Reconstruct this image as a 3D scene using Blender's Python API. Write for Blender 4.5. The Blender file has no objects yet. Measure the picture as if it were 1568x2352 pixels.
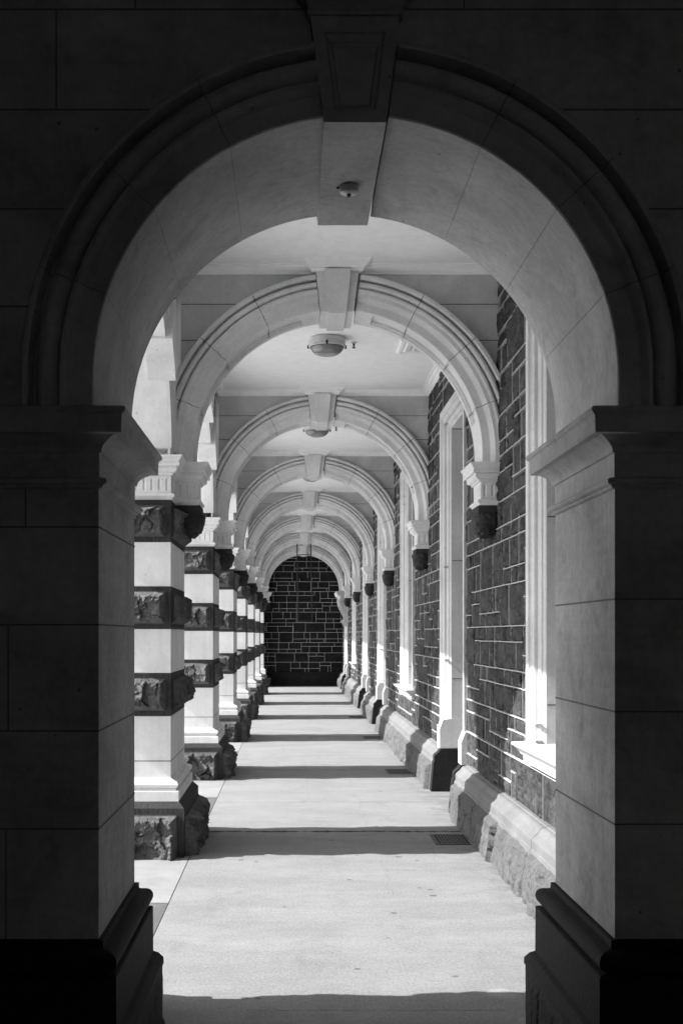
import bpy, math, random
import numpy as np
from mathutils import Vector, Matrix

sc = bpy.context.scene
COL = sc.collection
# ------------------------------------------------------------------ camera
cam_d = bpy.data.cameras.new("camera")
cam = bpy.data.objects.new("camera", cam_d)
COL.objects.link(cam)
cam.location = (0, 0, 1.6)
cam.rotation_euler = (math.radians(90), 0, 0)
cam_d.sensor_fit = 'VERTICAL'
cam_d.sensor_height = 36
cam_d.lens = 2700 / 2352 * 36
cam_d.shift_x = (784 - 672) / 2352
cam_d.shift_y = (1457 - 1176) / 2352
cam_d.clip_end = 2000
cam_d.clip_start = 0.05
sc.camera = cam
sc.render.resolution_x, sc.render.resolution_y = 682, 1024
# ------------------------------------------------------------------ sky and sun
SUN_E, SUN_A = math.radians(40), math.radians(3.5)
to_sun = Vector((-math.cos(SUN_E) * math.cos(SUN_A), -math.cos(SUN_E) * math.sin(SUN_A), math.sin(SUN_E)))
w = bpy.data.worlds.new("World")
sc.world = w
w.use_nodes = True
wt = w.node_tree
bg = wt.nodes["Background"]
sky = wt.nodes.new("ShaderNodeTexSky")
sky.sky_type = 'NISHITA'
sky.sun_disc = False
sky.sun_elevation = SUN_E
sky.sun_rotation = math.atan2(to_sun.x, to_sun.y)
bw = wt.nodes.new("ShaderNodeRGBToBW")      # a black-and-white photograph: the sky gives neutral light
wt.links.new(sky.outputs[0], bw.inputs[0])
wt.links.new(bw.outputs[0], bg.inputs[0])
bg.inputs[1].default_value = 0.15
sun_d = bpy.data.lights.new("sun", 'SUN')
sun_d.energy = 3.6
sun_d.angle = math.radians(0.5)
sun_d.color = (1, 1, 1)
sun = bpy.data.objects.new("sun", sun_d)
COL.objects.link(sun)
sun.rotation_euler = to_sun.to_track_quat('Z', 'Y').to_euler()
sun.location = (-20, 8, 20)
sc.view_settings.view_transform = 'Standard'
sc.view_settings.look = 'None'
sc.view_settings.gamma = 1
sc.view_settings.exposure = 1.62
sc.cycles.use_denoising = True
sc.cycles.max_bounces = 10
sc.cycles.diffuse_bounces = 8
sc.cycles.glossy_bounces = 3
sc.cycles.sample_clamp_indirect = 6

# ------------------------------------------------------------------ materials
def nodes_of(m):
    m.use_nodes = True
    return m.node_tree, m.node_tree.nodes, m.node_tree.links, m.node_tree.nodes["Principled BSDF"]

def mth(nt, op, a, b=None, c=None, clamp=False):
    n = nt.nodes.new("ShaderNodeMath"); n.operation = op; n.use_clamp = clamp
    for i, v in enumerate((a, b, c)):
        if v is None: continue
        if isinstance(v, (int, float)): n.inputs[i].default_value = v
        else: nt.links.new(v, n.inputs[i])
    return n.outputs[0]

def noise(nt, vec, scale, detail=4, rough=.55, dist=0.0):
    n = nt.nodes.new("ShaderNodeTexNoise")
    n.inputs["Scale"].default_value = scale; n.inputs["Detail"].default_value = detail
    n.inputs["Roughness"].default_value = rough; n.inputs["Distortion"].default_value = dist
    nt.links.new(vec, n.inputs["Vector"])
    return n.outputs["Fac"]

def maprange(nt, v, a, b, c, d):
    n = nt.nodes.new("ShaderNodeMapRange"); n.clamp = True
    nt.links.new(v, n.inputs[0])
    for i, x in enumerate((a, b, c, d)): n.inputs[i + 1].default_value = x
    return n.outputs[0]

def scaled(nt, vec, s):
    n = nt.nodes.new("ShaderNodeVectorMath"); n.operation = 'MULTIPLY'
    nt.links.new(vec, n.inputs[0]); n.inputs[1].default_value = s
    return n.outputs[0]

def stone(name, base, var=.12, stain=.15, pits=.0, streak=.0, bump=.2, bscale=60, rough=.8, spec=.3, speck=0.0, tool=0.0, coarse=0.0, blotch=0.0, bed=0.0, pitscale=16, patch=0.0):
    """grey stone: broad stains, fine grain, optional dark pits, pale specks and chisel tooling"""
    m = bpy.data.materials.new(name)
    nt, N, L, B = nodes_of(m)
    geo = N.new("ShaderNodeNewGeometry"); pos = geo.outputs["Position"]
    v = mth(nt, 'MULTIPLY', maprange(nt, noise(nt, pos, 2.2, 6, .6, .4), .3, .7, 1 - stain, 1 + stain * .4),
            maprange(nt, noise(nt, pos, 38, 4, .65), .25, .75, 1 - var, 1 + var))
    v = mth(nt, 'MULTIPLY', v, base)
    if streak:
        st = noise(nt, scaled(nt, pos, (14, 14, 1.1)), 1, 3, .6)
        v = mth(nt, 'MULTIPLY', v, maprange(nt, st, .35, .7, 1, 1 - streak))
    if blotch:
        bl = noise(nt, pos, 5.5, 5, .65, 1.2)
        v = mth(nt, 'MULTIPLY', v, maprange(nt, bl, .54, .72, 1, 1 - blotch))
    if bed:
        bd = noise(nt, scaled(nt, pos, (2.2, 2.2, 26)), 1, 5, .65, .8)
        v = mth(nt, 'MULTIPLY', v, maprange(nt, bd, .3, .7, 1 + bed, 1 - bed))
    if patch:      # relief shade put into the colour: dark hollows, pale breaks, longer than high
        pt = noise(nt, scaled(nt, pos, (9, 6, 11)), 1, 5, .7, 1.0)
        v = mth(nt, 'MULTIPLY', v, maprange(nt, pt, .34, .66, 1 - patch, 1 + patch))
        dk = noise(nt, scaled(nt, pos, (14, 8, 16)), 1, 3, .6, .5)
        v = mth(nt, 'MULTIPLY', v, maprange(nt, dk, .60, .68, 1, .45))
    hgt = noise(nt, pos, bscale, 5, .65)
    if pits:
        vo = N.new("ShaderNodeTexVoronoi"); vo.inputs["Scale"].default_value = pitscale
        vo.inputs["Randomness"].default_value = 1
        L.new(pos, vo.inputs["Vector"])
        # only some cells carry a pit
        sep = N.new("ShaderNodeSeparateColor"); L.new(vo.outputs["Color"], sep.inputs[0])
        rad = maprange(nt, sep.outputs[0], .45, 1.0, .0, .10)
        pit = mth(nt, 'LESS_THAN', vo.outputs["Distance"], rad)
        v = mth(nt, 'MULTIPLY', v, mth(nt, 'SUBTRACT', 1, mth(nt, 'MULTIPLY', pit, pits)))
        hgt = mth(nt, 'SUBTRACT', hgt, mth(nt, 'MULTIPLY', pit, .6))
    if speck:
        vo = N.new("ShaderNodeTexVoronoi"); vo.inputs["Scale"].default_value = 26
        L.new(scaled(nt, pos, (1, 1, .6)), vo.inputs["Vector"])
        sep = N.new("ShaderNodeSeparateColor"); L.new(vo.outputs["Color"], sep.inputs[0])
        rad = maprange(nt, sep.outputs[1], .8, 1.0, .0, .14)
        sp = mth(nt, 'LESS_THAN', vo.outputs["Distance"], rad)
        v = mth(nt, 'ADD', v, mth(nt, 'MULTIPLY', sp, speck))
    if coarse:
        hgt = mth(nt, 'ADD', hgt, mth(nt, 'MULTIPLY', noise(nt, pos, 17, 6, .7, .6), coarse))
    if tool:
        # fine parallel chisel marks: upright on courses, level on uprights would need uv; noise stretched in z reads as both
        wv = noise(nt, scaled(nt, pos, (170, 170, 9)), 1, 1, .4)
        hgt = mth(nt, 'ADD', hgt, mth(nt, 'MULTIPLY', wv, tool))
        v = mth(nt, 'MULTIPLY', v, maprange(nt, wv, .3, .7, .7, 1.35))
    cmb = N.new("ShaderNodeCombineColor")
    for i in range(3): L.new(v, cmb.inputs[i])
    L.new(cmb.outputs[0], B.inputs["Base Color"])
    B.inputs["Roughness"].default_value = rough
    B.inputs["Specular IOR Level"].default_value = spec
    bp = N.new("ShaderNodeBump"); bp.inputs["Strength"].default_value = bump; bp.inputs["Distance"].default_value = .01
    L.new(hgt, bp.inputs["Height"]); L.new(bp.outputs[0], B.inputs["Normal"])
    return m

def plain(name, g, rough=.6, metal=0.0, spec=.4, var=.15):
    m = bpy.data.materials.new(name)
    nt, N, L, B = nodes_of(m)
    geo = N.new("ShaderNodeNewGeometry")
    v = mth(nt, 'MULTIPLY', maprange(nt, noise(nt, geo.outputs["Position"], 12, 5, .6), .3, .7, 1 - var, 1 + var), g)
    cmb = N.new("ShaderNodeCombineColor")
    for i in range(3): L.new(v, cmb.inputs[i])
    L.new(cmb.outputs[0], B.inputs["Base Color"])
    B.inputs["Roughness"].default_value = rough; B.inputs["Metallic"].default_value = metal
    B.inputs["Specular IOR Level"].default_value = spec
    return m

M = {}
M['limestone'] = stone("limestone", .78, .06, .16, pits=.35, streak=.10, bump=.12, bscale=70, rough=.85, spec=.2)
M['wall_stone'] = stone("smooth_wall_stone", .47, .14, .34, pits=.6, streak=.12, bump=.3, bscale=55, rough=.85, spec=.15, blotch=.25, bed=.07)
M['spandrel'] = stone("spandrel_stone", .56, .07, .28, pits=.4, bump=.12, rough=.85, spec=.2)
M['reveal'] = stone("reveal_stone", .70, .08, .2, pits=.45, bump=.12, rough=.85, spec=.2)
M['frame_stone'] = stone("frame_stone", .61, .08, .2, pits=.2, streak=.12, bump=.12, rough=.8, spec=.2)
M['bluestone'] = stone("rock_faced_bluestone", .058, .3, .35, patch=.6, bump=.8, bscale=45, rough=.8, spec=.12, speck=.25, coarse=1.6)
M['band_stone'] = stone("rock_faced_dark_stone", .105, .3, .3, patch=.3, bump=.8, bscale=50, rough=.8, spec=.15, coarse=1.2)
M['tooled'] = stone("tooled_bluestone", .048, .15, .2, bump=.6, bscale=70, rough=.8, spec=.12, tool=1.4)
M['plinth_smooth'] = stone("dressed_bluestone", .17, .16, .25, bump=.2, bscale=120, rough=.75, spec=.2)
M['plinth_rough'] = stone("rough_plinth_stone", .115, .3, .3, bump=.8, bscale=60, rough=.75, spec=.15, coarse=1.5)
M['base_dark'] = stone("dark_base_stone", .02, .3, .3, bump=.5, bscale=40, rough=.75, spec=.12, blotch=.3)
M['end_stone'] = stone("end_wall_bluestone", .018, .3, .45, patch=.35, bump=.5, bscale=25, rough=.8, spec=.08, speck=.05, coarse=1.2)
M['pointing'] = plain("white_pointing", .40, .8)
M['arch_stone'] = stone("archway_stone", .47, .14, .30, pits=.6, bump=.3, bscale=55, rough=.85, spec=.15, blotch=.22)
M['carved'] = stone("carved_shaded_stone", .032, .4, .3, bump=.8, bscale=40, rough=.7, spec=.2, coarse=2.0, patch=.4)  # corbel stone with the shade under the capitals put into its colour
M['mortar_soft'] = plain("grey_joint", .13, .9)
M['pointing_far'] = plain("grey_pointing", .46, .8)
M['mortar'] = plain("dark_joint", .05, .9)
M['plaster'] = plain("white_ceiling_plaster", .88, .8, var=.05)
M['metal_dark'] = plain("black_iron", .02, .5, .3)
M['metal_grey'] = plain("grey_iron", .05, .6, 0)
M['white_paint'] = plain("white_enamel", .6, .4, var=.05)
M['timber'] = plain("painted_timber", .12, .5)
M['glass_dark'] = plain("dark_window_glass", .02, .08, spec=.8)
M['lens'] = plain("ribbed_lamp_glass", .20, .12, spec=.8)
M['outside'] = stone("forecourt_paving", .58, .1, .15, bump=.2, rough=.9)
M['slab_light'] = stone("pale_threshold_slab", .26, .1, .2, bump=.2, bscale=90, rough=.85, blotch=.15)
M['slab_dark'] = stone("dark_threshold_slab", .11, .2, .2, bump=.35, bscale=90, rough=.8, speck=.2)

def floor_material():
    m = bpy.data.materials.new("worn_concrete_floor")
    nt, N, L, B = nodes_of(m)
    geo = N.new("ShaderNodeNewGeometry"); pos = geo.outputs["Position"]
    sp = N.new("ShaderNodeSeparateXYZ"); L.new(pos, sp.inputs[0]); X, Y = sp.outputs[0], sp.outputs[1]
    v = mth(nt, 'MULTIPLY', maprange(nt, noise(nt, scaled(nt, pos, (.7, 1.6, 1)), 1.6, 7, .68, .3), .3, .7, .84, 1.12),
            maprange(nt, noise(nt, scaled(nt, pos, (1.0, .5, 1)), 75, 5, .85), .34, .66, .76, 1.24))
    v = mth(nt, 'MULTIPLY', v, maprange(nt, noise(nt, pos, 9, 5, .65), .3, .7, .93, 1.05))
    v = mth(nt, 'MULTIPLY', v, .222)
    dirt = mth(nt, 'MULTIPLY', maprange(nt, X, 1.18, 1.40, 0, 1), maprange(nt, noise(nt, pos, 6, 5, .7), .42, .62, 0, 1))
    v = mth(nt, 'MULTIPLY', v, mth(nt, 'SUBTRACT', 1, mth(nt, 'MULTIPLY', dirt, .35)))
    stn = noise(nt, scaled(nt, pos, (1, .45, 1)), 3.1, 6, .7, .8)
    v = mth(nt, 'MULTIPLY', v, maprange(nt, stn, .56, .70, 1, .86))
    # aggregate grains
    vo = N.new("ShaderNodeTexVoronoi"); vo.inputs["Scale"].default_value = 95; L.new(pos, vo.inputs["Vector"])
    se = N.new("ShaderNodeSeparateColor"); L.new(vo.outputs["Color"], se.inputs[0])
    g = mth(nt, 'LESS_THAN', vo.outputs["Distance"], maprange(nt, se.outputs[0], .72, 1, 0, .32))
    v = mth(nt, 'MULTIPLY', v, mth(nt, 'SUBTRACT', 1, mth(nt, 'MULTIPLY', g, .22)))
    # cracks: (depth, wander, width, strength, along x or y)
    crack = None
    for i, (y0, amp, wd, st, x0, x1) in enumerate([(9.54, .10, .028, .98, -9, 9), (11.22, .02, .009, .45, -9, 9), (13.9, .35, .016, .5, -.6, 1.0),
                                    (15.1, .2, .014, .35, -9, 9), (18.4, .15, .02, .4, -9, 9), (5.0, .12, .003, .6, -.2, .9), (6.9, .5, .002, .3, .3, 1.3), (8.0, .4, .003, .35, .5, 1.4)]):
        cm = N.new("ShaderNodeCombineXYZ"); L.new(X, cm.inputs[0]); cm.inputs[1].default_value = i * 7.3
        nz = noise(nt, cm.outputs[0], 2.3, 8, .62)
        d = mth(nt, 'ABSOLUTE', mth(nt, 'SUBTRACT', mth(nt, 'SUBTRACT', Y, y0), mth(nt, 'MULTIPLY', mth(nt, 'SUBTRACT', nz, .5), amp)))
        cm2 = N.new("ShaderNodeCombineXYZ"); L.new(X, cm2.inputs[0]); cm2.inputs[1].default_value = i * 3.1 + 50
        wn = maprange(nt, noise(nt, cm2.outputs[0], 6, 4, .7), .38, .62, .1 * wd, 1.6 * wd)
        c = mth(nt, 'MULTIPLY', mth(nt, 'LESS_THAN', d, wn), st)
        c = mth(nt, 'MULTIPLY', c, mth(nt, 'MULTIPLY', mth(nt, 'GREATER_THAN', X, x0), mth(nt, 'LESS_THAN', X, x1)))
        crack = c if crack is None else mth(nt, 'MAXIMUM', crack, c)
    # lengthwise wandering cracks
    for i, (x0, amp, wd, st, a, b) in enumerate([(.62, .30, .0025, .2, 7.2, 13.5), (.15, .10, .003, .15, 11, 16), (1.02, .15, .003, .2, 8.2, 9.5)]):
        cm = N.new("ShaderNodeCombineXYZ"); L.new(Y, cm.inputs[0]); cm.inputs[1].default_value = i * 5.3 + 90
        nz = noise(nt, cm.outputs[0], 1.1, 8, .6)
        d = mth(nt, 'ABSOLUTE', mth(nt, 'SUBTRACT', mth(nt, 'SUBTRACT', X, x0), mth(nt, 'MULTIPLY', mth(nt, 'SUBTRACT', nz, .5), amp * 2)))
        c = mth(nt, 'MULTIPLY', mth(nt, 'LESS_THAN', d, wd), st)
        c = mth(nt, 'MULTIPLY', c, mth(nt, 'MULTIPLY', mth(nt, 'GREATER_THAN', Y, a), mth(nt, 'LESS_THAN', Y, b)))
        crack = mth(nt, 'MAXIMUM', crack, c)
    # gum and tar spots
    spots = [(-.366, 8.34, .022), (-.255, 8.27, .018), (.30, 9.13, .016), (.465, 8.5, .015), (.76, 8.45, .027), (.88, 8.32, .017), (.37, 7.67, .016),
             (.80, 7.42, .015), (.86, 7.37, .017), (.86, 7.2, .026), (-.05, 6.9, .012), (-.21, 5.17, .018), (-.15, 5.17, .014), (.31, 5.62, .016),
             (-.64, 8.4, .018), (.58, 6.75, .02), (.76, 5.5, .016), (.1, 12.4, .02), (.9, 12.0, .025), (-.4, 13.2, .02), (.5, 6.2, .008), (.2, 5.9, .007), (.7, 9.8, .02)]
    nd = mth(nt, 'MULTIPLY', mth(nt, 'SUBTRACT', noise(nt, pos, 40, 3, .6), .5), .02)
    spot = None
    for (sx, sy, r) in spots:
        dx = mth(nt, 'SUBTRACT', X, sx); dy = mth(nt, 'SUBTRACT', Y, sy)
        d = mth(nt, 'ADD', mth(nt, 'SQRT', mth(nt, 'ADD', mth(nt, 'MULTIPLY', dx, dx), mth(nt, 'MULTIPLY', dy, dy))), nd)
        s = mth(nt, 'LESS_THAN', d, r)
        spot = s if spot is None else mth(nt, 'MAXIMUM', spot, s)
    v = mth(nt, 'MULTIPLY', v, mth(nt, 'SUBTRACT', 1, mth(nt, 'MULTIPLY', spot, .5)))
    # pale mortar repair discs
    for (sx, sy, r) in [(.935, 5.24, .075), (1.0, 4.86, .07)]:
        dx = mth(nt, 'SUBTRACT', X, sx); dy = mth(nt, 'SUBTRACT', Y, sy)
        d = mth(nt, 'ADD', mth(nt, 'SQRT', mth(nt, 'ADD', mth(nt, 'MULTIPLY', dx, dx), mth(nt, 'MULTIPLY', dy, dy))), nd)
        v = mth(nt, 'MULTIPLY', v, maprange(nt, d, r - .006, r, 1.22, 1.0))
    v = mth(nt, 'MULTIPLY', v, mth(nt, 'SUBTRACT', 1, crack))
    cmb = N.new("ShaderNodeCombineColor")
    for i in range(3): L.new(v, cmb.inputs[i])
    L.new(cmb.outputs[0], B.inputs["Base Color"])
    B.inputs["Roughness"].default_value = .82
    B.inputs["Specular IOR Level"].default_value = .3
    bp = N.new("ShaderNodeBump"); bp.inputs["Strength"].default_value = .5; bp.inputs["Distance"].default_value = .006
    L.new(mth(nt, 'SUBTRACT', noise(nt, pos, 120, 3, .7), mth(nt, 'MULTIPLY', crack, 1.5)), bp.inputs["Height"])
    L.new(bp.outputs[0], B.inputs["Normal"])
    return m
M['floor'] = floor_material()

# ------------------------------------------------------------------ mesh helpers
class MB:
    """collects faces, then links them as one mesh object"""
    def __init__(s): s.v = []; s.f = []; s.mi = []; s.n = 0; s.sm = []
    def add(s, verts, faces, mat=0, smooth=False):
        o = s.n
        s.v.extend([tuple(p) for p in verts]); s.n += len(verts)
        s.f.extend([tuple(i + o for i in f) for f in faces]); s.mi.extend([mat] * len(faces)); s.sm.extend([smooth] * len(faces))
    def box(s, x0, x1, y0, y1, z0, z1, mat=0):
        vs = [(x0, y0, z0), (x1, y0, z0), (x1, y1, z0), (x0, y1, z0), (x0, y0, z1), (x1, y0, z1), (x1, y1, z1), (x0, y1, z1)]
        s.add(vs, [(0, 3, 2, 1), (4, 5, 6, 7), (0, 1, 5, 4), (1, 2, 6, 5), (2, 3, 7, 6), (3, 0, 4, 7)], mat)
    def grid(s, P, mat=0, smooth=True, mask=None, flip=False):
        """P: array (a,b,3)"""
        a, b = P.shape[:2]; o = s.n
        s.v.extend(map(tuple, P.reshape(-1, 3).tolist())); s.n += a * b
        idx = np.arange(a * b).reshape(a, b) + o
        q = np.stack([idx[:-1, :-1], idx[1:, :-1], idx[1:, 1:], idx[:-1, 1:]], -1).reshape(-1, 4)
        if flip: q = q[:, ::-1]
        if mask is not None: q = q[mask.reshape(-1)]
        q = q.tolist()
        s.f.extend(map(tuple, q)); s.mi.extend([mat] * len(q)); s.sm.extend([smooth] * len(q))
    def loops(s, L, mat=0, closed=True, cap0=False, cap1=False, smooth=False):
        """bridge successive vertex loops"""
        n = len(L[0]); o = s.n
        for l in L: s.v.extend([tuple(p) for p in l]); s.n += n
        m = n if closed else n - 1
        for i in range(len(L) - 1):
            for j in range(m):
                k = (j + 1) % n
                s.f.append((o + i * n + j, o + i * n + k, o + (i + 1) * n + k, o + (i + 1) * n + j)); s.mi.append(mat); s.sm.append(smooth)
        if cap0: s.f.append(tuple(o + j for j in range(n))[::-1]); s.mi.append(mat); s.sm.append(False)
        if cap1: s.f.append(tuple(o + (len(L) - 1) * n + j for j in range(n))); s.mi.append(mat); s.sm.append(False)
    def tube(s, pts, r, seg=8, mat=0):
        pts = [Vector(p) for p in pts]; L = []
        for i, p in enumerate(pts):
            t = (pts[min(i + 1, len(pts) - 1)] - pts[max(i - 1, 0)]).normalized()
            a = t.orthogonal().normalized() if i == 0 else (a - t * a.dot(t)).normalized()
            b = t.cross(a)
            L.append([p + (a * math.cos(2 * math.pi * k / seg) + b * math.sin(2 * math.pi * k / seg)) * r for k in range(seg)])
        s.loops(L, mat, cap0=True, cap1=True, smooth=True)
    def lathe(s, prof, cx, cy, seg=32, mat=0, smooth=True):
        L = [[(cx + r * math.cos(2 * math.pi * k / seg), cy + r * math.sin(2 * math.pi * k / seg), z) for k in range(seg)] for r, z in prof]
        s.loops(L, mat, cap0=True, cap1=True, smooth=smooth)
    def build(s, name, mats, parent=None, loc=(0, 0, 0), bevel=0):
        me = bpy.data.meshes.new(name)
        me.from_pydata(s.v, [], s.f)
        if not isinstance(mats, (list, tuple)): mats = [mats]
        for m in mats: me.materials.append(m)
        me.polygons.foreach_set("material_index", s.mi)
        me.polygons.foreach_set("use_smooth", s.sm)
        me.update()
        o = bpy.data.objects.new(name, me); COL.objects.link(o); o.location = loc
        if parent: o.parent = parent
        if bevel:
            b = o.modifiers.new("bevel", 'BEVEL'); b.width = bevel; b.segments = 2; b.limit_method = 'ANGLE'; b.angle_limit = math.radians(50)
        return o

def offset_poly(poly, d):
    n = len(poly); out = []
    for i in range(n):
        p0, p1, p2 = Vector(poly[i - 1]), Vector(poly[i]), Vector(poly[(i + 1) % n])
        a = (p1 - p0).normalized(); b = (p2 - p1).normalized()
        na = Vector((a.y, -a.x)); nb = Vector((b.y, -b.x))    # outward for counter-clockwise
        m = (na + nb); m = m / (1 + na.dot(nb))
        out.append(p1 + m * d)
    return out

def sweep_poly(mb, poly, prof, mat=0, caps=True):
    """prof: (offset, z) from top to bottom"""
    L = [[(p.x, p.y, z) for p in offset_poly(poly, o)] for o, z in prof]
    L = [l[::-1] for l in L]
    mb.loops(L, mat, cap0=caps, cap1=caps)

def arc(cx, cy, r, a0, a1, n):
    return [(cx + r * math.cos(math.radians(a0 + (a1 - a0) * i / n)), cy + r * math.sin(math.radians(a0 + (a1 - a0) * i / n))) for i in range(n + 1)]

def empty(name, loc, label, cat, group=None, kind=None):
    o = bpy.data.objects.new(name, None); COL.objects.link(o); o.location = loc
    o.empty_display_size = .2
    o['label'] = label; o['category'] = cat
    if group: o['group'] = group
    if kind: o['kind'] = kind
    return o
def tag(o, label, cat, group=None, kind=None):
    o['label'] = label; o['category'] = cat
    if group: o['group'] = group
    if kind: o['kind'] = kind
    return o
def children(o): return [c for c in o.children]
def copy_tree(o, parent=None):
    c = o.copy(); COL.objects.link(c)
    if parent: c.parent = parent
    for ch in children(o): copy_tree(ch, c)
    return c

# numpy value noise
def vnoise(u, v, seed):
    ui = np.floor(u).astype(np.int64); vi = np.floor(v).astype(np.int64)
    fu = u - ui; fv = v - vi; fu = fu * fu * (3 - 2 * fu); fv = fv * fv * (3 - 2 * fv)
    def h(a, b):
        x = (a * 374761393 + b * 668265263 + seed * 974634777) & 0xffffffff
        x = ((x ^ (x >> 13)) * 1274126177) & 0xffffffff
        return ((x ^ (x >> 16)) & 0xffff) / 65535.0
    return (h(ui, vi) * (1 - fu) + h(ui + 1, vi) * fu) * (1 - fv) + (h(ui, vi + 1) * (1 - fu) + h(ui + 1, vi + 1) * fu) * fv
def fbm(u, v, seed, octv=5, gain=.5, ridge=False):
    a = 1; s = 0; t = 0
    for o in range(octv):
        n = vnoise(u, v, seed + o * 17)
        if ridge: n = 1 - abs(2 * n - 1)
        s = s + a * n; t += a; a *= gain; u = u * 2.03 + 5.2; v = v * 2.03 + 1.7
    return s / t
def sstep(x, a, b):
    t = np.clip((x - a) / (b - a), 0, 1); return t * t * (3 - 2 * t)

def facets(u, v, seed, size):
    """broken-rock relief: tilted flat facets (each voronoi cell gets a plane), 0..1"""
    rng = np.random.RandomState(seed)
    W, H = u.max() - u.min(), v.max() - v.min()
    n = max(5, int(W * H / size ** 2))
    pu = rng.uniform(u.min(), u.max(), n); pv = rng.uniform(v.min(), v.max(), n)
    gx = rng.uniform(-1.2, 2.2, n); gy = rng.uniform(-2.0, 1.2, n); h0 = rng.uniform(.2, 1, n)
    wu = u + (fbm(u * 14, v * 14, seed + 3, 3) - .5) * size * .6
    wv = v + (fbm(u * 14, v * 14, seed + 9, 3) - .5) * size * .6
    d = (wu[..., None] - pu) ** 2 + (wv[..., None] - pv) ** 2
    k = d.argmin(-1)
    h = h0[k] + (gx[k] * (wu - pu[k]) + gy[k] * (wv - pv[k])) / size * .35
    return h

def rock_panel(mb, org, U, V, W, w, h, amp, seed, mat, res=.012, margin=.045, floor_edge=False, facet=.115):
    """rock-faced panel on plane org + u*U + v*V, bulging along W; leaves a flat margin round it"""
    org, U, V, W = (np.array(q, float) for q in (org, U, V, W))
    nu = max(6, int(w / res)); nv = max(6, int(h / res))
    u = np.linspace(0, w, nu)[:, None] * np.ones((1, nv)); v = np.ones((nu, 1)) * np.linspace(0, h, nv)[None]
    du = np.minimum(u, w - u); dv = np.minimum(v, h - v) if not floor_edge else (h - v)
    e = np.minimum(du, dv)
    mask = sstep(e, margin * .95, margin + .035)
    mask_small = sstep(e, margin, margin + .008)
    f1 = facets(u, v, seed, facet); f2 = facets(u, v, seed + 71, facet * .42)
    hgt = amp * (mask * (.25 + .62 * f1 + .20 * (f2 - .5)) + mask_small * .15 * (fbm(u * 30, v * 30, seed + 5, 4, .65, True) - .45)
                 + mask_small * .14)
    P = org + u[..., None] * U + v[..., None] * V + hgt[..., None] * W
    fe = np.minimum.reduce([e[:-1, :-1], e[1:, :-1], e[:-1, 1:], e[1:, 1:]])
    inner = fe >= margin * .9
    mb.grid(P, mat[1], False, inner); mb.grid(P, mat[0], False, ~inner)

# ------------------------------------------------------------------ overall sizes
BAY = 4.53
Y1 = 9.063            # middle of the first free pier
NP = 7
XL, XR = -.882, 1.557     # inner face of piers, face of building wall
ACX, ACZ, AR, ASPR = .34, 2.96, 1.09, 2.892
ZC = 4.375            # ceiling

# ------------------------------------------------------------------ ground, floor
mb = MB(); mb.add([(-300, -300, -.03), (300, -300, -.03), (300, 300, -.03), (-300, 300, -.03)], [(0, 1, 2, 3)])
tag(mb.build("ground", M['outside']), "pale forecourt paving outside the arcade", "ground", kind="structure")
mb = MB(); mb.add([(-.735, -5, 0), (2.3, -5, 0), (2.3, 36.8, 0), (-.735, 36.8, 0)], [(0, 1, 2, 3)])
mb.add([(-.735, -5, -.03), (-.735, -5, 0), (-.735, 36.8, 0), (-.735, 36.8, -.03)], [(0, 1, 2, 3)])
tag(mb.build("floor", M['floor']), "worn concrete floor of the arcade walk", "floor", kind="structure")
mb = MB()
for k in range(-1, 7):
    y = Y1 + BAY * k
    mb.box(-1.62, -.741, y + .3, y + 2.47, -.025, -.002, 1)
    mb.box(-1.62, -.741, y + 2.474, y + BAY - .2 + .496, -.025, .0, 0)
mb.box(-5, -.741, -5, 4.66, -.025, -.001, 1)
tag(mb.build("threshold_paving", [M['slab_light'], M['slab_dark']]), "pale and dark threshold slabs between the striped piers", "paving", kind="structure")

# ------------------------------------------------------------------ striped piers
HX, HY = .334, .533
RECT = [(-HX, -HY), (HX, -HY), (HX, HY), (-HX, HY)]
ARM = .162; AH = .18
PLAN = [(-HX, -HY), (HX, -HY), (HX, -AH), (HX + ARM, -AH), (HX + ARM, AH), (HX, AH), (HX, HY), (-HX, HY)]
Z0, Z1, Z2, Z3, Z4, Z5 = 2.576, 2.27, 1.948, 1.639, 1.319, 1.007

CAP_PROF = ([(.088, 2.892), (.088, 2.882), (.080, 2.876), (.074, 2.862), (.064, 2.85), (.062, 2.843), (.066, 2.84), (.066, 2.816), (.045, 2.814)]
            + [(.012 + .036 * math.sin(math.radians(90 - a)), 2.812 - .036 * (1 - math.cos(math.radians(90 - a))) if False else 2.772 + .040 * math.sin(math.radians(a)) * 1.0) for a in ()]
            + [(.047, 2.805), (.046, 2.793), (.040, 2.782), (.028, 2.773), (.016, 2.770), (.016, 2.757), (.000, 2.755), (-.016, 2.753)])
CAP_NECK = [(-.016, 2.753), (-.016, 2.624)]
CAP_LOW = [(-.016, 2.626), (.004, 2.624), (.018, 2.621), (.027, 2.613), (.027, 2.604), (.020, 2.597), (.017, 2.592), (.008, 2.582), (.004, 2.577)]

def flute_panel(mb, p0, U, W, w):
    """neck face with upright flutes"""
    p0, U, W = (np.array(q, float) for q in (p0, U, W))
    z0, z1 = 2.620, 2.757
    n = max(1, int(round(w / .056))); pitch = w / n
    nu = max(8, int(w / .0045)); nv = 26
    u = np.linspace(0, w, nu)[:, None] * np.ones((1, nv)); v = np.ones((nu, 1)) * np.linspace(z0, z1, nv)[None]
    c = (np.floor(u / pitch) + .5) * pitch
    va = np.clip(v, 2.655, 2.722)
    d = np.sqrt((u - c) ** 2 + (v - va) ** 2)
    r = .0090
    dep = -.012 * np.sqrt(np.clip(1 - (d / r) ** 2, 0, 1))
    P = np.stack([p0[0] + u * U[0] + dep * W[0], p0[1] + u * U[1] + dep * W[1], v], -1)
    mb.grid(P, 0, False)

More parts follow.
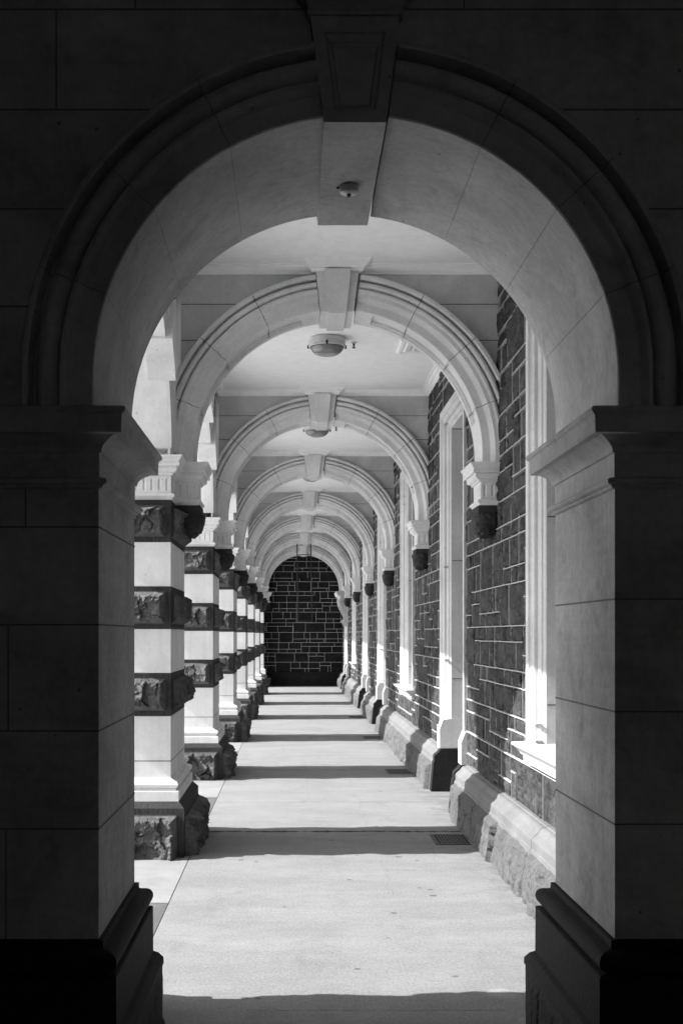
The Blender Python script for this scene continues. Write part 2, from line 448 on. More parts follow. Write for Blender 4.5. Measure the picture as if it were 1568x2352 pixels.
def capital(parent, plan, name='capital'):
    mb = MB()
    sweep_poly(mb, plan, CAP_PROF + [(-.016, 2.624)] + CAP_LOW[1:])
    n = len(plan)
    for i in range(n):
        a, b = Vector(plan[i]), Vector(plan[(i + 1) % n])
        if (b - a).length < .1: continue
        U = (b - a).normalized(); W = Vector((U.y, -U.x))
        flute_panel(mb, a, U, W, (b - a).length)
    return mb.build(name, M['limestone'], parent)

def dark_band(parent, z0, z1, seed, top=False):
    mb = MB()
    mb.box(-HX + .003, HX - .003, -HY + .003, HY - .003, z0, z1, 0)
    h = z1 - z0
    rock_panel(mb, (-HX, -HY, z0), (1, 0, 0), (0, 0, 1), (0, -1, 0), 2 * HX, h, .088, seed, (0, 1), res=.0075, margin=.042)
    rock_panel(mb, (HX, -HY, z0), (0, 1, 0), (0, 0, 1), (1, 0, 0), 2 * HY, h, .07, seed + 1, (0, 1), res=.012, margin=.042)
    rock_panel(mb, (HX, HY, z0), (-1, 0, 0), (0, 0, 1), (0, 1, 0), 2 * HX, h, .06, seed + 2, (0, 1), res=.03, margin=.042)
    rock_panel(mb, (-HX, HY, z0), (0, -1, 0), (0, 0, 1), (-1, 0, 0), 2 * HY, h, .06, seed + 3, (0, 1), res=.03, margin=.042)
    return mb.build('stone_band', [M['tooled'], M['band_stone']], parent)

def plinth_block(parent, seed):
    mb = MB()
    o = .105
    P = offset_poly([Vector(p) for p in RECT], o)
    sweep_poly(mb, RECT, [(.055, .396), (.064, .394), (o, .351), (o - .004, .349), (o - .004, -.03)], 0)
    x, y = HX + o, HY + o
    rock_panel(mb, (-x, -y, -.02), (1, 0, 0), (0, 0, 1), (0, -1, 0), 2 * x, .37, .095, seed, (0, 1), res=.0085, margin=.05, floor_edge=True)
    rock_panel(mb, (x, -y, -.02), (0, 1, 0), (0, 0, 1), (1, 0, 0), 2 * y, .37, .095, seed + 1, (0, 1), res=.012, margin=.06, floor_edge=True)
    rock_panel(mb, (x, y, -.02), (-1, 0, 0), (0, 0, 1), (0, 1, 0), 2 * x, .37, .06, seed + 2, (0, 1), res=.03, margin=.05, floor_edge=True)
    rock_panel(mb, (-x, y, -.02), (0, -1, 0), (0, 0, 1), (-1, 0, 0), 2 * y, .37, .06, seed + 3, (0, 1), res=.03, margin=.05, floor_edge=True)
    return mb.build('plinth', [M['tooled'], M['band_stone']], parent)

def boulder(parent, cx, side, out, seed, name='corbel_stone'):
    """rounded carved stone under the capital; side=+1 bulges to +x"""
    mb = MB()
    x0, x1 = (cx, cx + side * (out - .018)); a, b = min(x0, x1), max(x0, x1)
    mb.box(a, b, -.163, .163, 2.515, 2.5765, 0)
    nt, npz = 46, 30
    th = np.linspace(-2.5, 2.5, nt)[:, None] * np.ones((1, npz))
    ph = np.ones((nt, 1)) * np.linspace(0, math.pi / 2, npz)[None]
    ct, st = np.cos(th), np.sin(th); cp, sp = np.cos(ph), np.sin(ph)
    se = lambda q, e: np.sign(q) * np.abs(q) ** e
    X = out * (.42 + .58 * se(cp, .7) * se(ct, .8)); Y = .176 * se(cp, .7) * se(st, .8); Z = -.172 * sp
    r = 1 + .16 * (fbm(th * 4 + 9, ph * 4, seed, 4, .6, True) - .45)
    top = 2.52
    P = np.stack([cx + side * X * r, Y * r, top + Z * r], -1)
    mb.grid(P, 1, True, None, side < 0)
    ring = P[:, 0, :].copy(); ring[:, 2] = 2.524
    # short collar closing the top of the dome against the tooled strip
    Q = np.stack([P[:, 0, :], ring * 1.0], 1); mb.grid(Q, 1, True, None, side > 0)
    cen = np.array([cx, 0, 2.525]); Q = np.stack([ring, np.repeat(cen[None], nt, 0)], 1); mb.grid(Q, 1, False, None, side > 0)
    return mb.build(name, [M['tooled'], M['carved']], parent)

def make_pier():
    r = empty("striped_pier", (0, 0, 0), "", "pier")
    mb = MB()
    for a, b in ((Z1, Z2), (Z3, Z4), (Z5, .5605)):
        mb.box(-HX, HX, -HY, HY, min(a, b), max(a, b))
    for z in (.681,):
        mb.loops([[(p.x, p.y, zz) for p in offset_poly([Vector(q) for q in RECT], .0012)][::-1] for zz in (z + .003, z - .003)], 1)
    mb.build("shaft", [M['limestone'], M['mortar']], r, bevel=.004)
    mb = MB()
    pr = [(0, .561), (.004, .556), (.012, .548), (.026, .543), (.026, .5385)] + [(.030 + .027 * math.cos(math.radians(a)), .512 + .0265 * math.sin(math.radians(a))) for a in range(80, -81, -16)] + \
         [(.040, .484), (.040, .472), (.058, .470), (.061, .466), (.061, .396), (.02, .3945)]
    sweep_poly(mb, RECT, pr)
    mb.build("base_moulding", M['limestone'], r)
    plinth_block(r, 11)
    dark_band(r, Z1, Z0, 31); dark_band(r, Z3, Z2, 52); dark_band(r, Z5, Z4, 73)
    capital(r, PLAN)
    boulder(r, HX, 1, .20, 5)
    mb = MB()    # springing block of the side arches, above the capital
    mb.box(-HX, HX - .004, -HY - .0, HY + .0, 2.893, 3.14)
    mb.build("impost_block", M['limestone'], r, bevel=.004)
    return r

proto = make_pier()
ordinal = ["nearest", "second", "third", "fourth", "fifth", "sixth", "last"]
PX = XL - HX
variants = {}
for k in range(NP):
    o = proto if k == 0 else copy_tree(proto)
    o.location = (PX, Y1 + BAY * k, 0)
    o['group'] = "striped stone piers along the open side"
    o['label'] = ("nearest striped dark and white stone pier, beside the front archway" if k == 0 else
                  "last striped pier, touching the dark end wall" if k == NP - 1 else
                  f"{ordinal[k]} striped dark and white pier from the front archway")
    if 0 < k < 4:       # fresh rock faces so that near piers do not repeat
        for ch in list(o.children):
            if ch.name.startswith('stone_band') or ch.name.startswith('plinth'):
                bands = ch.name.startswith('stone_band')
                zmin = min(v.co.z for v in ch.data.vertices)
                seed = 200 + 40 * k + int(zmin * 10)
                old = ch
                if bands:
                    zz = min(((Z1, Z0), (Z3, Z2), (Z5, Z4)), key=lambda q: abs(q[0] - zmin))
                    new = dark_band(None, zz[0], zz[1], seed)
                else: new = plinth_block(None, seed)
                old.data = new.data; bpy.data.objects.remove(new)
# pier embedded in the front cross wall (its shadow falls on the near floor)
o = copy_tree(proto); o.location = (PX, Y1 - BAY, 0)
o['label'] = "striped pier built into the left end of the front archway wall"

# ------------------------------------------------------------------ outer arcade arches (open side)
def make_side_arch():
    r = empty("side_arch", (0, 0, 0), "", "arch", "elliptical arches along the open side")
    a, b, zs = BAY / 2 - HY, 1.10, 2.95
    x0, x1 = -HX, HX - .022           # local, origin at pier line
    mb = MB(); n = 60
    ys = [-a * math.cos(math.pi * i / n) for i in range(n + 1)]
    top = 4.62
    def low(y): return zs + b * math.sqrt(max(0, 1 - (y / a) ** 2))
    for xx, fl in ((x0, True), (x1, False)):
        for i in range(n):
            q = [(xx, ys[i], low(ys[i])), (xx, ys[i + 1], low(ys[i + 1])), (xx, ys[i + 1], top), (xx, ys[i], top)]
            mb.add(q if fl is False else q[::-1], [(0, 1, 2, 3)])
    q = [[(x0, y, low(y)), (x1, y, low(y))] for y in ys]
    mb.loops(q, 0, closed=False, smooth=True)
    for s in (-1, 1):     # haunches over the piers
        mb.box(x0, x1, min(s * a, s * (BAY / 2 - .001)), max(s * a, s * (BAY / 2 - .001)), 2.893, top)
    mb.build("wall", M['limestone'], r)
    # moulded ring on the corridor face
    mb = MB()
    prof = [(0.0, 0), (0.0, .026), (.07, .026), (.085, .014), (.10, .014), (.16, .024), (.175, .030), (.20, .018), (.205, .034), (.25, .040), (.30, .040), (.30, 0)]
    L = []
    for i in range(n + 1):
        t = math.pi * i / n
        cy, cz = -a * math.cos(t), zs + b * math.sin(t)
        nn = Vector((-math.cos(t) / a, math.sin(t) / b)).normalized()
        L.append([(x1 + p, cy + nn.x * o_, min(cz + nn.y * o_, ZC - .045)) for o_, p in prof])
    mb.loops(L, 0, closed=False)
    mb.build("archivolt", M['reveal'], r)
    # projecting block voussoirs
    for t0, t1 in ((25, 40), (140, 155), (54, 66), (114, 126)):
        mb = MB(); L = []
        for t in np.linspace(math.radians(t0), math.radians(t1), 5):
            cy, cz = -a * math.cos(t), zs + b * math.sin(t)
            nn = Vector((-math.cos(t) / a, math.sin(t) / b)).normalized()
            A = (cy - nn.x * .02, cz - nn.y * .02); Bq = (cy + nn.x * .42, min(cz + nn.y * .42, ZC - .05))
            L.append([(x1 - .12, *A), (x1 + .075, *A), (x1 + .075, *Bq), (x1 - .12, *Bq)])
        mb.loops(L, 0, cap0=True, cap1=True)
        mb.build("voussoir", M['reveal'], r)
    return r
sa = make_side_arch()
for k in range(NP):
    o = sa if k == 0 else copy_tree(sa)
    o.location = (PX, Y1 + BAY * (k - .5), 0)
    o['label'] = ("open side arch between front archway and nearest striped pier" if k == 0 else
                  f"open side arch between the {ordinal[k-1]} and {ordinal[k]} striped piers")

# ------------------------------------------------------------------ transverse arches
JOINT = [28.5, 50, 71.5]
def archivolt_mesh(mb, R, prof_front, prof_soffit, prof_panel, cx, cz, zs, mats=(0, 1), key=8, panel=(14, 76), gap=.10, sides=(0, 1)):
    """closed profile swept round the arch in stones with open joints; all profiles lists of (r, y)"""
    def ring(prof, th):
        c, s = math.cos(th), math.sin(th)
        return [(cx + r * c, y, cz + r * s) for r, y in prof]
    flat = prof_front + prof_soffit; pan = prof_front + prof_panel
    for side in sides:
        cuts = [90 - 7.2] + [90 - j for j in JOINT] + [0]
        for i in range(len(cuts) - 1):
            hi, lo = cuts[i] - (gap if i else 0), cuts[i + 1] + (gap if i < len(cuts) - 2 else 0)
            angs = list(np.linspace(hi, lo, max(3, int((hi - lo) / 2.2))))
            for p in panel:
                if lo < 90 - p < hi: angs += [90 - p - .01, 90 - p + .01]
            angs.sort(reverse=True)
            L = []
            for a in angs:
                t = 90 - a
                pr = pan if panel[0] < t < panel[1] else flat
                th = math.radians(a if side == 0 else 180 - a)
                L.append(ring(pr, th))
            if i == len(cuts) - 2:
                L.append([(x, y, zs) for x, y, z in L[-1]])
            mb.loops(L, mats[0], closed=True, cap0=True, cap1=True)
        # dark mortar seen in the joints
        inner = [(r + (.006 if abs(r - R) < .02 else -.004), y + .006 if y < .1 else y - .006) for r, y in flat]
        for j in JOINT:
            L = []
            for a in (90 - j - gap - .03, 90 - j + gap + .03):
                th = math.radians(a if side == 0 else 180 - a)
                L.append(ring(inner, th))
            mb.loops(L, mats[1], closed=True)

def spandrel(mb, cx, cz, R, zs, x0, x1, y0, y1, top, mat=0):
    n = 48
    xs = [cx - R * math.cos(math.pi * i / n) for i in range(n + 1)]
    xs = [x for x in xs if x0 < x < x1]; xs = [x0] + xs + [x1]
    def low(x):
        d = abs(x - cx)
        return zs if d >= R else cz + math.sqrt(R * R - d * d)
    for i in range(len(xs) - 1):
        a, b = xs[i], xs[i + 1]
        mb.add([(a, y0, low(a)), (b, y0, low(b)), (b, y0, top), (a, y0, top)], [(0, 1, 2, 3)], mat)
        mb.add([(a, y1, low(a)), (b, y1, low(b)), (b, y1, top), (a, y1, top)], [(3, 2, 1, 0)], mat)
        mb.add([(a, y0, low(a)), (b, y0, low(b)), (b, y1, low(b)), (a, y1, low(a))], [(3, 2, 1, 0)], mat)

def tier_block(mb, tiers, cx, y_back, mat=0):
    """stack of mitred boxes: (z, halfwidth, y_front)"""
    L = [[(cx - h, y_back, z), (cx - h, yf, z), (cx + h, yf, z), (cx + h, y_back, z)] for z, h, yf in tiers]
    mb.loops([l for l in L], mat, cap0=True, cap1=True)

def make_cross_arch():
    r = empty("cross_arch", (0, 0, 0), "", "arch", "round stone arches across the walk")
    T = .36; h = T / 2          # local y origin at arch middle
    y = lambda q: q - h
    f = [(1.35, .02), (1.35, -.070), (1.346, -.078), (1.322, -.080), (1.318, -.076), (1.314, -.010), (1.309, -.004)]
    f += [(1.279 + .028 * math.cos(math.radians(a)), -.012 - .052 * math.sin(math.radians(a))) for a in range(0, 181, 18)]
    f += [(1.249, -.002), (1.246, -.002), (1.244, -.058), (1.240, -.062), (1.226, -.064), (1.214, -.056), (1.208, -.054), (1.182, -.054), (1.154, -.010), (1.148, -.008), (1.096, -.008), (AR, -.003)]
    s_flat = [(AR, .055), (AR, .062), (AR, .078), (AR, .086), (AR, T - .086), (AR, T - .078), (AR, T - .062), (AR, T - .055)]
    s_pan = [(AR, .055), (AR + .012, .060), (AR + .012, .078), (AR + .030, .084), (AR + .030, T - .084), (AR + .012, T - .078), (AR + .012, T - .060), (AR, T - .055)]
    e = [(AR, T + .012), (1.155, T + .012), (1.16, T + .03), (1.245, T + .035), (1.25, T + .05), (1.35, T + .05), (1.35, T - .02)]
    F = [(a, y(b)) for a, b in f]
    for sd in (0, 1):
        mb = MB()
        archivolt_mesh(mb, AR, F, [(a, y(b)) for a, b in s_flat + e], [(a, y(b)) for a, b in s_pan + e], ACX, ACZ, ASPR, sides=(sd,))
        mb.build("archivolt", [M['reveal'], M['mortar']], r)
    mb = MB()
    spandrel(mb, ACX, ACZ, 1.19, ASPR + .002, XL + .04, XR + .06, y(0), y(T), ZC + .02)
    for z in (4.094, 3.822, 3.55, 3.28):
        for s in (-1, 1):
            d = math.sqrt(max(0, 1.34 ** 2 - (z - ACZ) ** 2)) if z - ACZ < 1.34 else 0
            xa, xb = (ACX + d, XR + .02) if s > 0 else (XL + .04, ACX - d)
            if xb > xa: mb.box(xa, xb, y(0) - .0015, y(0) + .01, z - .0028, z + .0028, 1)
    mb.build("spandrel", [M['spandrel'], M['mortar']], r)
    # keystone
    kx = .334
    mb = MB()
    def wedge(zb, zt, wb, wt, yfb, yft, mat=0):
        L = [[(kx - w_, y(T + .05), z), (kx - w_, y(yf), z), (kx + w_, y(yf), z), (kx + w_, y(T + .05), z)] for z, w_, yf in ((zt, wt, yft), (zb, wb, yfb))]
        mb.loops([l[::-1] for l in L[::-1]], mat, cap0=True, cap1=True)
    wedge(4.018, 4.318, .1235, .160, -.070, -.085)
    wedge(3.998, 4.3185, .066, .099, -.115, -.150)
    mb.build("keystone", M['reveal'], r, bevel=.002)
    mb = MB()
    tier_block(mb, [(4.318, .192, -.11 + y(0)), (4.332, .196, -.118 + y(0)), (4.333, .204, -.14 + y(0)), (4.342, .208, -.15 + y(0)), (4.350, .226, -.185 + y(0)), (4.358, .24, -.222 + y(0)),
                    (4.362, .244, -.235 + y(0)), (ZC + .002, .246, -.25 + y(0))], kx, y(.0) + .01)
    mb.build("keystone_cap", M['plaster'], r)
    # corbel on the building wall
    cap = capital(r, [(XR + .1, -AH), (XR + .1, AH), (1.42, AH), (1.42, -AH)], 'capital')
    boulder(r, XR + .01, -1, .18, 9)
    return r
ca = make_cross_arch()
for k in range(NP):
    o = ca if k == 0 else copy_tree(ca)
    o.location = (0, Y1 + BAY * k, 0)
    o['label'] = ("round stone arch crossing at the nearest striped pier, largest after the front archway" if k == 0 else
                  "smallest round arch, set against the dark end wall" if k == NP - 1 else
                  "cross arch from which the black metal frame hangs" if k == 5 else
                  f"round stone arch crossing at the {ordinal[k]} striped pier")

# ------------------------------------------------------------------ ceilings
for k in range(NP):
    y0 = (4.3 if k == 0 else Y1 + BAY * (k - 1) + .001); y1 = Y1 + BAY * k
    if k == NP - 1: y1 += .6
    a = 4.657 if k == 0 else Y1 + BAY * (k - 1) + .18; b = Y1 + BAY * k - .18
    r = empty("ceiling_bay", (0, 0, 0), "white plaster ceiling just behind the front archway" if k == 0 else
              f"white plaster ceiling between the {ordinal[k-1]} and {ordinal[k]} cross arches", "ceiling", "plaster ceilings between the arches")
    mb = MB(); mb.box(PX - HX + .02, XR + .5, y0, y1, ZC, 4.9)
    mb.build("plaster_panel", M['plaster'], r)
    mb = MB()
    rect = [(XL + .03, a), (XR, a), (XR, b), (XL + .03, b)]
    prof = [(0, 4.318), (-.014, 4.318), (-.016, 4.333), (-.026, 4.334), (-.034, 4.344), (-.054, 4.352), (-.070, 4.361), (-.072, 4.369), (-.094, 4.3695), (-.098, ZC + .001)]
    L = [[(p.x, p.y, z) for p in offset_poly([Vector(q) for q in rect], o_)] for o_, z in prof]
    mb.loops(L, 0)
    mb.build("cornice", M['plaster'], r)

# ------------------------------------------------------------------ front cross wall with the big archway
NF, NB = 3.8, 4.657
NCX, NCZ, NR, NSP = .2025, 2.426, .8415, 2.322
JL, JR = -.626, 1.04
r = empty("front_archway", (NCX, NF, 0), "big dark archway of smooth stone framing the view", "archway")
def rel(o):    # children keep world coordinates
    o.matrix_parent_inverse = Matrix.Translation((-NCX, -NF, 0)); return o
mb = MB()
mb.box(-3.6, JL, NF, NB, -.02, NSP - .1); mb.box(JR, 4.4, NF, NB, -.02, NSP - .1)
spandrel(mb, NCX, NCZ, .93, NSP - .0995, -3.6, 4.4, NF, NB, 5.2)
def strip_h(z, x0, x1): mb.box(x0, x1, NF - .0018, NF + .01, z - .0026, z + .0026, 1)
def strip_v(x, z0, z1): mb.box(x - .0025, x + .0025, NF - .0016, NF + .01, z0, z1, 1)
for z in (3.62, 3.296, 2.975, 2.66):
    d = math.sqrt(max(0, 1.07 ** 2 - (z - NCZ) ** 2)) if z - NCZ < 1.07 else .0
    if d == 0:
        strip_h(z, -3.6, 4.4)
    else: strip_h(z, -3.6, NCX - d); strip_h(z, NCX + d, 4.4)
strip_v(-.763, 3.30, 3.62); strip_v(-.508, 3.62, 3.95); strip_v(.553, 3.62, 3.95); strip_v(-1.0, 2.975, 3.296)
for z in (1.947, 1.631, 1.288, .971): strip_h(z, -3.6, JL)
for z in (1.714, 1.35, .986): strip_h(z, JR, 4.4)
strip_v(-.862, 1.947, 2.069); strip_v(-.918, 1.288, 1.631); strip_v(-.925, .615, .971)
# joints on the reveals
for z in (1.947, 1.631, 1.288, .971): mb.box(JL - .01, JL + .0016, NF, NB, z - .003, z + .003, 1)
for z in (1.714, 1.35, .986): mb.box(JR - .0016, JR + .01, NF, NB, z - .003, z + .003, 1)
rel(mb.build("wall", [M['wall_stone'], M['mortar_soft']], r))
mb = MB()
f = [(1.063, .02), (1.063, -.074), (1.058, -.082), (1.046, -.084), (1.041, -.080), (1.036, -.006), (1.028, .002)]
f += [(.990 + .037 * math.cos(math.radians(a)), -.006 - .060 * math.sin(math.radians(a))) for a in range(0, 181, 15)]
f += [(.952, .004), (.949, .004), (.947, -.052), (.942, -.056), (.932, -.056), (.916, -.028), (.910, -.024), (.846, -.024), (NR, -.018)]
T = NB - NF
s_ = [(NR, .2), (NR, T - .2), (NR, T + .016), (.92, T + .02), (.95, T + .04), (1.05, T + .06), (1.063, T - .02)]
F = [(a, NF + b) for a, b in f]; S = [(a, NF + b) for a, b in s_]
JS = JOINT
for sd in (0, 1):
    mb = MB()
    archivolt_mesh(mb, NR, F, S, S, NCX, NCZ, NSP - .01, gap=.05, sides=(sd,))
    rel(mb.build("archivolt", [M['arch_stone'], M['mortar_soft']], r))
# keystone with a sunk panel
mb = MB()
kc = .1995; yf = NF - .045
zb, zt, wb, wt = 3.236, 3.575, .0995, .1415
wid = lambda z: wb + (wt - wb) * (z - zb) / (zt - zb)
def trap(z0, w0, z1, w1, yy): return [(kc - w0, yy, z0), (kc + w0, yy, z0), (kc + w1, yy, z1), (kc - w1, yy, z1)]
mb.loops([trap(zb, wb, zt, wt, NB + .045), trap(zb, wb, zt, wt, yf),
          trap(zb + .041, .0676, zt - .050, .097, yf), trap(zb + .044, .0655, zt - .053, .0945, yf + .006), trap(zb + .048, .0625, zt - .058, .0905, yf + .001),
          trap(zb + .052, .0580, zt - .066, .085, yf + .010), trap(zb + .056, .0525, zt - .076, .0785, yf + .013), trap(zb + .058, .0500, zt - .080, .0755, yf + .008),
          trap(zb + .062, .0465, zt - .086, .0705, yf + .018), trap(zb + .064, .0455, zt - .088, .0694, yf + .022)], 0, cap0=True, cap1=True)
rel(mb.build("keystone", M['arch_stone'], r))
mb = MB()
tier_block(mb, [(3.576, .150, NF - .055), (3.584, .153, NF - .062), (3.590, .150, NF - .062), (3.612, .158, NF - .085), (3.640, .185, NF - .13), (3.665, .205, NF - .15), (3.72, .21, NF - .155)], kc, NF + .01)
rel(mb.build("keystone_cap", M['wall_stone'], r))
pr = [(.090, 2.3225), (.098, 2.318), (.100, 2.312), (.097, 2.303), (.090, 2.298), (.086, 2.290), (.084, 2.240), (.060, 2.238)]
pr += [(.012 + .044 * (1 - t) ** 1.6, 2.236 - .036 * t) for t in (0, .2, .4, .6, .8, 1)]
pr += [(.010, 2.188), (.002, 2.186), (.002, 2.108), (.010, 2.106), (.024, 2.103), (.030, 2.097), (.030, 2.088), (.024, 2.083), (.016, 2.081), (.014, 2.074), (.004, 2.070), (-.01, 2.07)]
for rc in ([(-3.6, NF), (JL, NF), (JL, NB), (-3.6, NB)], [(JR, NF), (4.4, NF), (4.4, NB), (JR, NB)]):
    mb = MB(); sweep_poly(mb, rc, pr)
    rel(mb.build("impost_capital", M['wall_stone'], r))
pb = [(-.01, .616), (.016, .615), (.017, .592), (.030, .588)] + [(.034 + .033 * math.cos(math.radians(a)), .553 + .034 * math.sin(math.radians(a))) for a in range(80, -81, -16)] + \
     [(.040, .516), (.060, .512), (.066, .508), (.067, .329), (.085, .318), (.104, .294), (.105, .27)]
for q, rc in enumerate(([(-3.6, NF), (JL, NF), (JL, NB), (-3.6, NB)], [(JR, NF), (4.4, NF), (4.4, NB), (JR, NB)])):
    mb = MB(); sweep_poly(mb, rc, pb + [(.100, .268), (.098, -.02)])
    # rough lower face on the passage side and the front
    o_ = .098
    if q == 0:
        rock_panel(mb, (JL + o_, NF - o_, -.02), (0, 1, 0), (0, 0, 1), (1, 0, 0), T + 2 * o_, .30, .014, 301, (0, 0), margin=.02, floor_edge=True, facet=.15)
        rock_panel(mb, (-2.2, NF - o_, -.02), (1, 0, 0), (0, 0, 1), (0, -1, 0), 2.2 + JL + o_, .30, .014, 303, (0, 0), margin=.02, floor_edge=True, facet=.15)
    else:
        rock_panel(mb, (JR - o_, NB + o_, -.02), (0, -1, 0), (0, 0, 1), (-1, 0, 0), T + 2 * o_, .30, .014, 305, (0, 0), margin=.02, floor_edge=True, facet=.15)
        rock_panel(mb, (JR - o_, NF - o_, -.02), (1, 0, 0), (0, 0, 1), (0, -1, 0), 2, .30, .014, 307, (0, 0), margin=.02, floor_edge=True, facet=.15)
    rel(mb.build("base", M['base_dark'], r))

# dark vestibule the photographer stands in
M['vest'] = stone("vestibule_plaster", .34, .05, .1, bump=.1)
mb = MB(); mb.box(-3.8, -3.6, -5, NB, -.02, 5.4)
tag(mb.build("vestibule_wall", M['vest']), "dark side wall of the vestibule left of the archway", "wall")
mb = MB(); mb.box(4.4, 4.6, -5, NB, -.02, 5.4)
tag(mb.build("vestibule_wall", M['vest']), "dark side wall of the vestibule right of the archway", "wall")
mb = MB(); mb.box(-3.8, 1.1, -5.2, -5, -.02, 5.4); mb.box(2.0, 4.6, -5.2, -5, -.02, 5.4); mb.box(1.1, 2.0, -5.2, -5, 2.4, 5.4)  # unseen opening in the back wall, added to light the archway front
tag(mb.build("vestibule_wall", M['vest']), "dark back wall of the vestibule behind the viewer", "wall")
mb = MB(); mb.box(-3.8, 4.6, -5.2, NB - .3, 5.2, 5.5)
tag(mb.build("ceiling", M['vest']), "dark ceiling of the vestibule", "ceiling", kind="structure")
mb = MB(); mb.box(2.3, 4.4, -5, NF, -.02, 0)
tag(mb.build("floor", M['outside']), "vestibule floor in shade", "floor", kind="structure")

# ------------------------------------------------------------------ coursed rubble
COURSE = [.438, .737, 1.026, 1.344, 1.66, 1.96, 2.29, 2.59, 2.925, 3.23, 3.54, 3.857, 4.13, 4.40]
def snecked(u0, u1, seed, holes=()):
    """list of stones (u0,u1,z0,z1)"""
    rng = random.Random(seed); out = []
    for z0, z1 in zip(COURSE[:-1], COURSE[1:]):
        u = u0 - rng.uniform(0, .3)
        small_top = rng.random() < .5
        while u < u1:
            L = rng.uniform(.32, .95); e = u + L
            H = z1 - z0; t = rng.random()
            if t < .22: out.append((u, e if L < .75 else u + .6, z0, z1)); e = out[-1][1]
            else:
                if rng.random() < .5: small_top = not small_top
                zs = z1 - H * .36 if small_top else z0 + H * .36
                for a, b in ((z0, zs), (zs, z1)):
                    big = (b - a) > H * .5
                    cuts = [u]
                    while cuts[-1] < e - (.22 if big else .18):
                        cuts.append(cuts[-1] + rng.uniform(.22, .5))
                    if len(cuts) > 2 and e - cuts[-1] < .15: cuts.pop()
                    if cuts[-1] < e: cuts.append(e)
                    cuts[-1] = e
                    for p, q in zip(cuts[:-1], cuts[1:]): out.append((p, q, a, b))
            u = e
    return out

def rubble(mb, stones, u0, u1, z0, z1, to3, res, amp, seed, hole=None, mats=(0, 1), ribbon=.0075, vr=.005):
    """height-field masonry + raised pointing. to3(u,z,h)->point arrays; h = towards viewer"""
    nu = int((u1 - u0) / res) + 1; nv = int((z1 - z0) / res) + 1
    us = np.linspace(u0, u1, nu); zs = np.linspace(z0, z1, nv)
    Ug = us[:, None] * np.ones((1, nv)); Zg = np.ones((nu, 1)) * zs[None]
    Hh = np.full((nu, nv), -.012)
    rng = np.random.RandomState(seed)
    for (a, b, c, d) in stones:
        i0, i1 = np.searchsorted(us, a), np.searchsorted(us, b); j0, j1 = np.searchsorted(zs, c), np.searchsorted(zs, d)
        if i1 <= i0 or j1 <= j0: continue
        U = Ug[i0:i1, j0:j1]; Z = Zg[i0:i1, j0:j1]
        e = np.minimum(np.minimum(U - a, b - U), np.minimum(Z - c, d - Z))
        k = rng.uniform(.6, 1.25); tu, tz = rng.uniform(-.35, .35, 2)
        body = sstep(e, .003, .016)
        n = fbm(U * 5 + rng.uniform(0, 99), Z * 8, seed + 1, 5, .58)
        Hh[i0:i1, j0:j1] = -.010 + amp * k * body * (.10 + .70 * n + .75 * fbm(U * 9, Z * 13, seed + 8, 4, .6, True) + tu * (U - a) / (b - a) * .6 + tz * (Z - c) / (d - c) * .6)
    P = to3(Ug, Zg, Hh)
    mask = None
    if hole is not None:
        cu = (Ug[:-1, :-1] + Ug[1:, 1:]) / 2; cz = (Zg[:-1, :-1] + Zg[1:, 1:]) / 2
        mask = ~hole(cu, cz)
    mb.grid(P, mats[0], False, mask)
    # pointing ribbons
    segs = []
    for (a, b, c, d) in stones:
        segs.append(('h', a, b, d)); segs.append(('v', c, d, b))
    def rb(u_a, u_b, z_a, z_b, hh=.020):
        q = [(u_a, z_a), (u_b, z_a), (u_b, z_b), (u_a, z_b)]
        A = [np.array(to3(np.array(x), np.array(z), np.array(hh))) for x, z in q]
        Bk = [np.array(to3(np.array(x), np.array(z), np.array(-.02))) for x, z in q]
        vs = [tuple(map(float, p)) for p in A + Bk]
        mb.add(vs, [(0, 1, 2, 3), (0, 4, 5, 1), (1, 5, 6, 2), (2, 6, 7, 3), (3, 7, 4, 0)], mats[1])
    for s in segs:
        if s[0] == 'h':
            _, a, b, z = s
            a = max(a, u0); b = min(b, u1)
            if b <= a or z > z1 - .01: continue
            # cut by openings, in small steps
            n = max(1, int((b - a) / .3)); xs = np.linspace(a, b, n + 1)
            for p, q in zip(xs[:-1], xs[1:]):
                if hole is not None and hole(np.array((p + q) / 2), np.array(z)): continue
                if hole is not None and z < .66 and (abs((p + q) / 2 - 8.97) < .25 or abs((p + q) / 2 - 7.95) < .25): continue
                j = rng.uniform(-.0015, .0015)
                if rng.rand() < (.03 if vr < .01 else .0): continue
                rb(p, q, z - ribbon / 2 + j, z + ribbon / 2 + j)
        else:
            _, c, d, u = s
            if u <= u0 or u >= u1: continue
            if hole is not None and hole(np.array(u), np.array((c + d) / 2)): continue
            if hole is not None and c < .66 and (abs(u - 8.97) < .16 or abs(u - 7.95) < .16): continue
            if rng.rand() < (.06 if vr < .01 else .01): continue
            rb(u - vr / 2, u + vr / 2, c, min(d, z1), .015 if mats[0] == 0 and vr < .01 else .006)

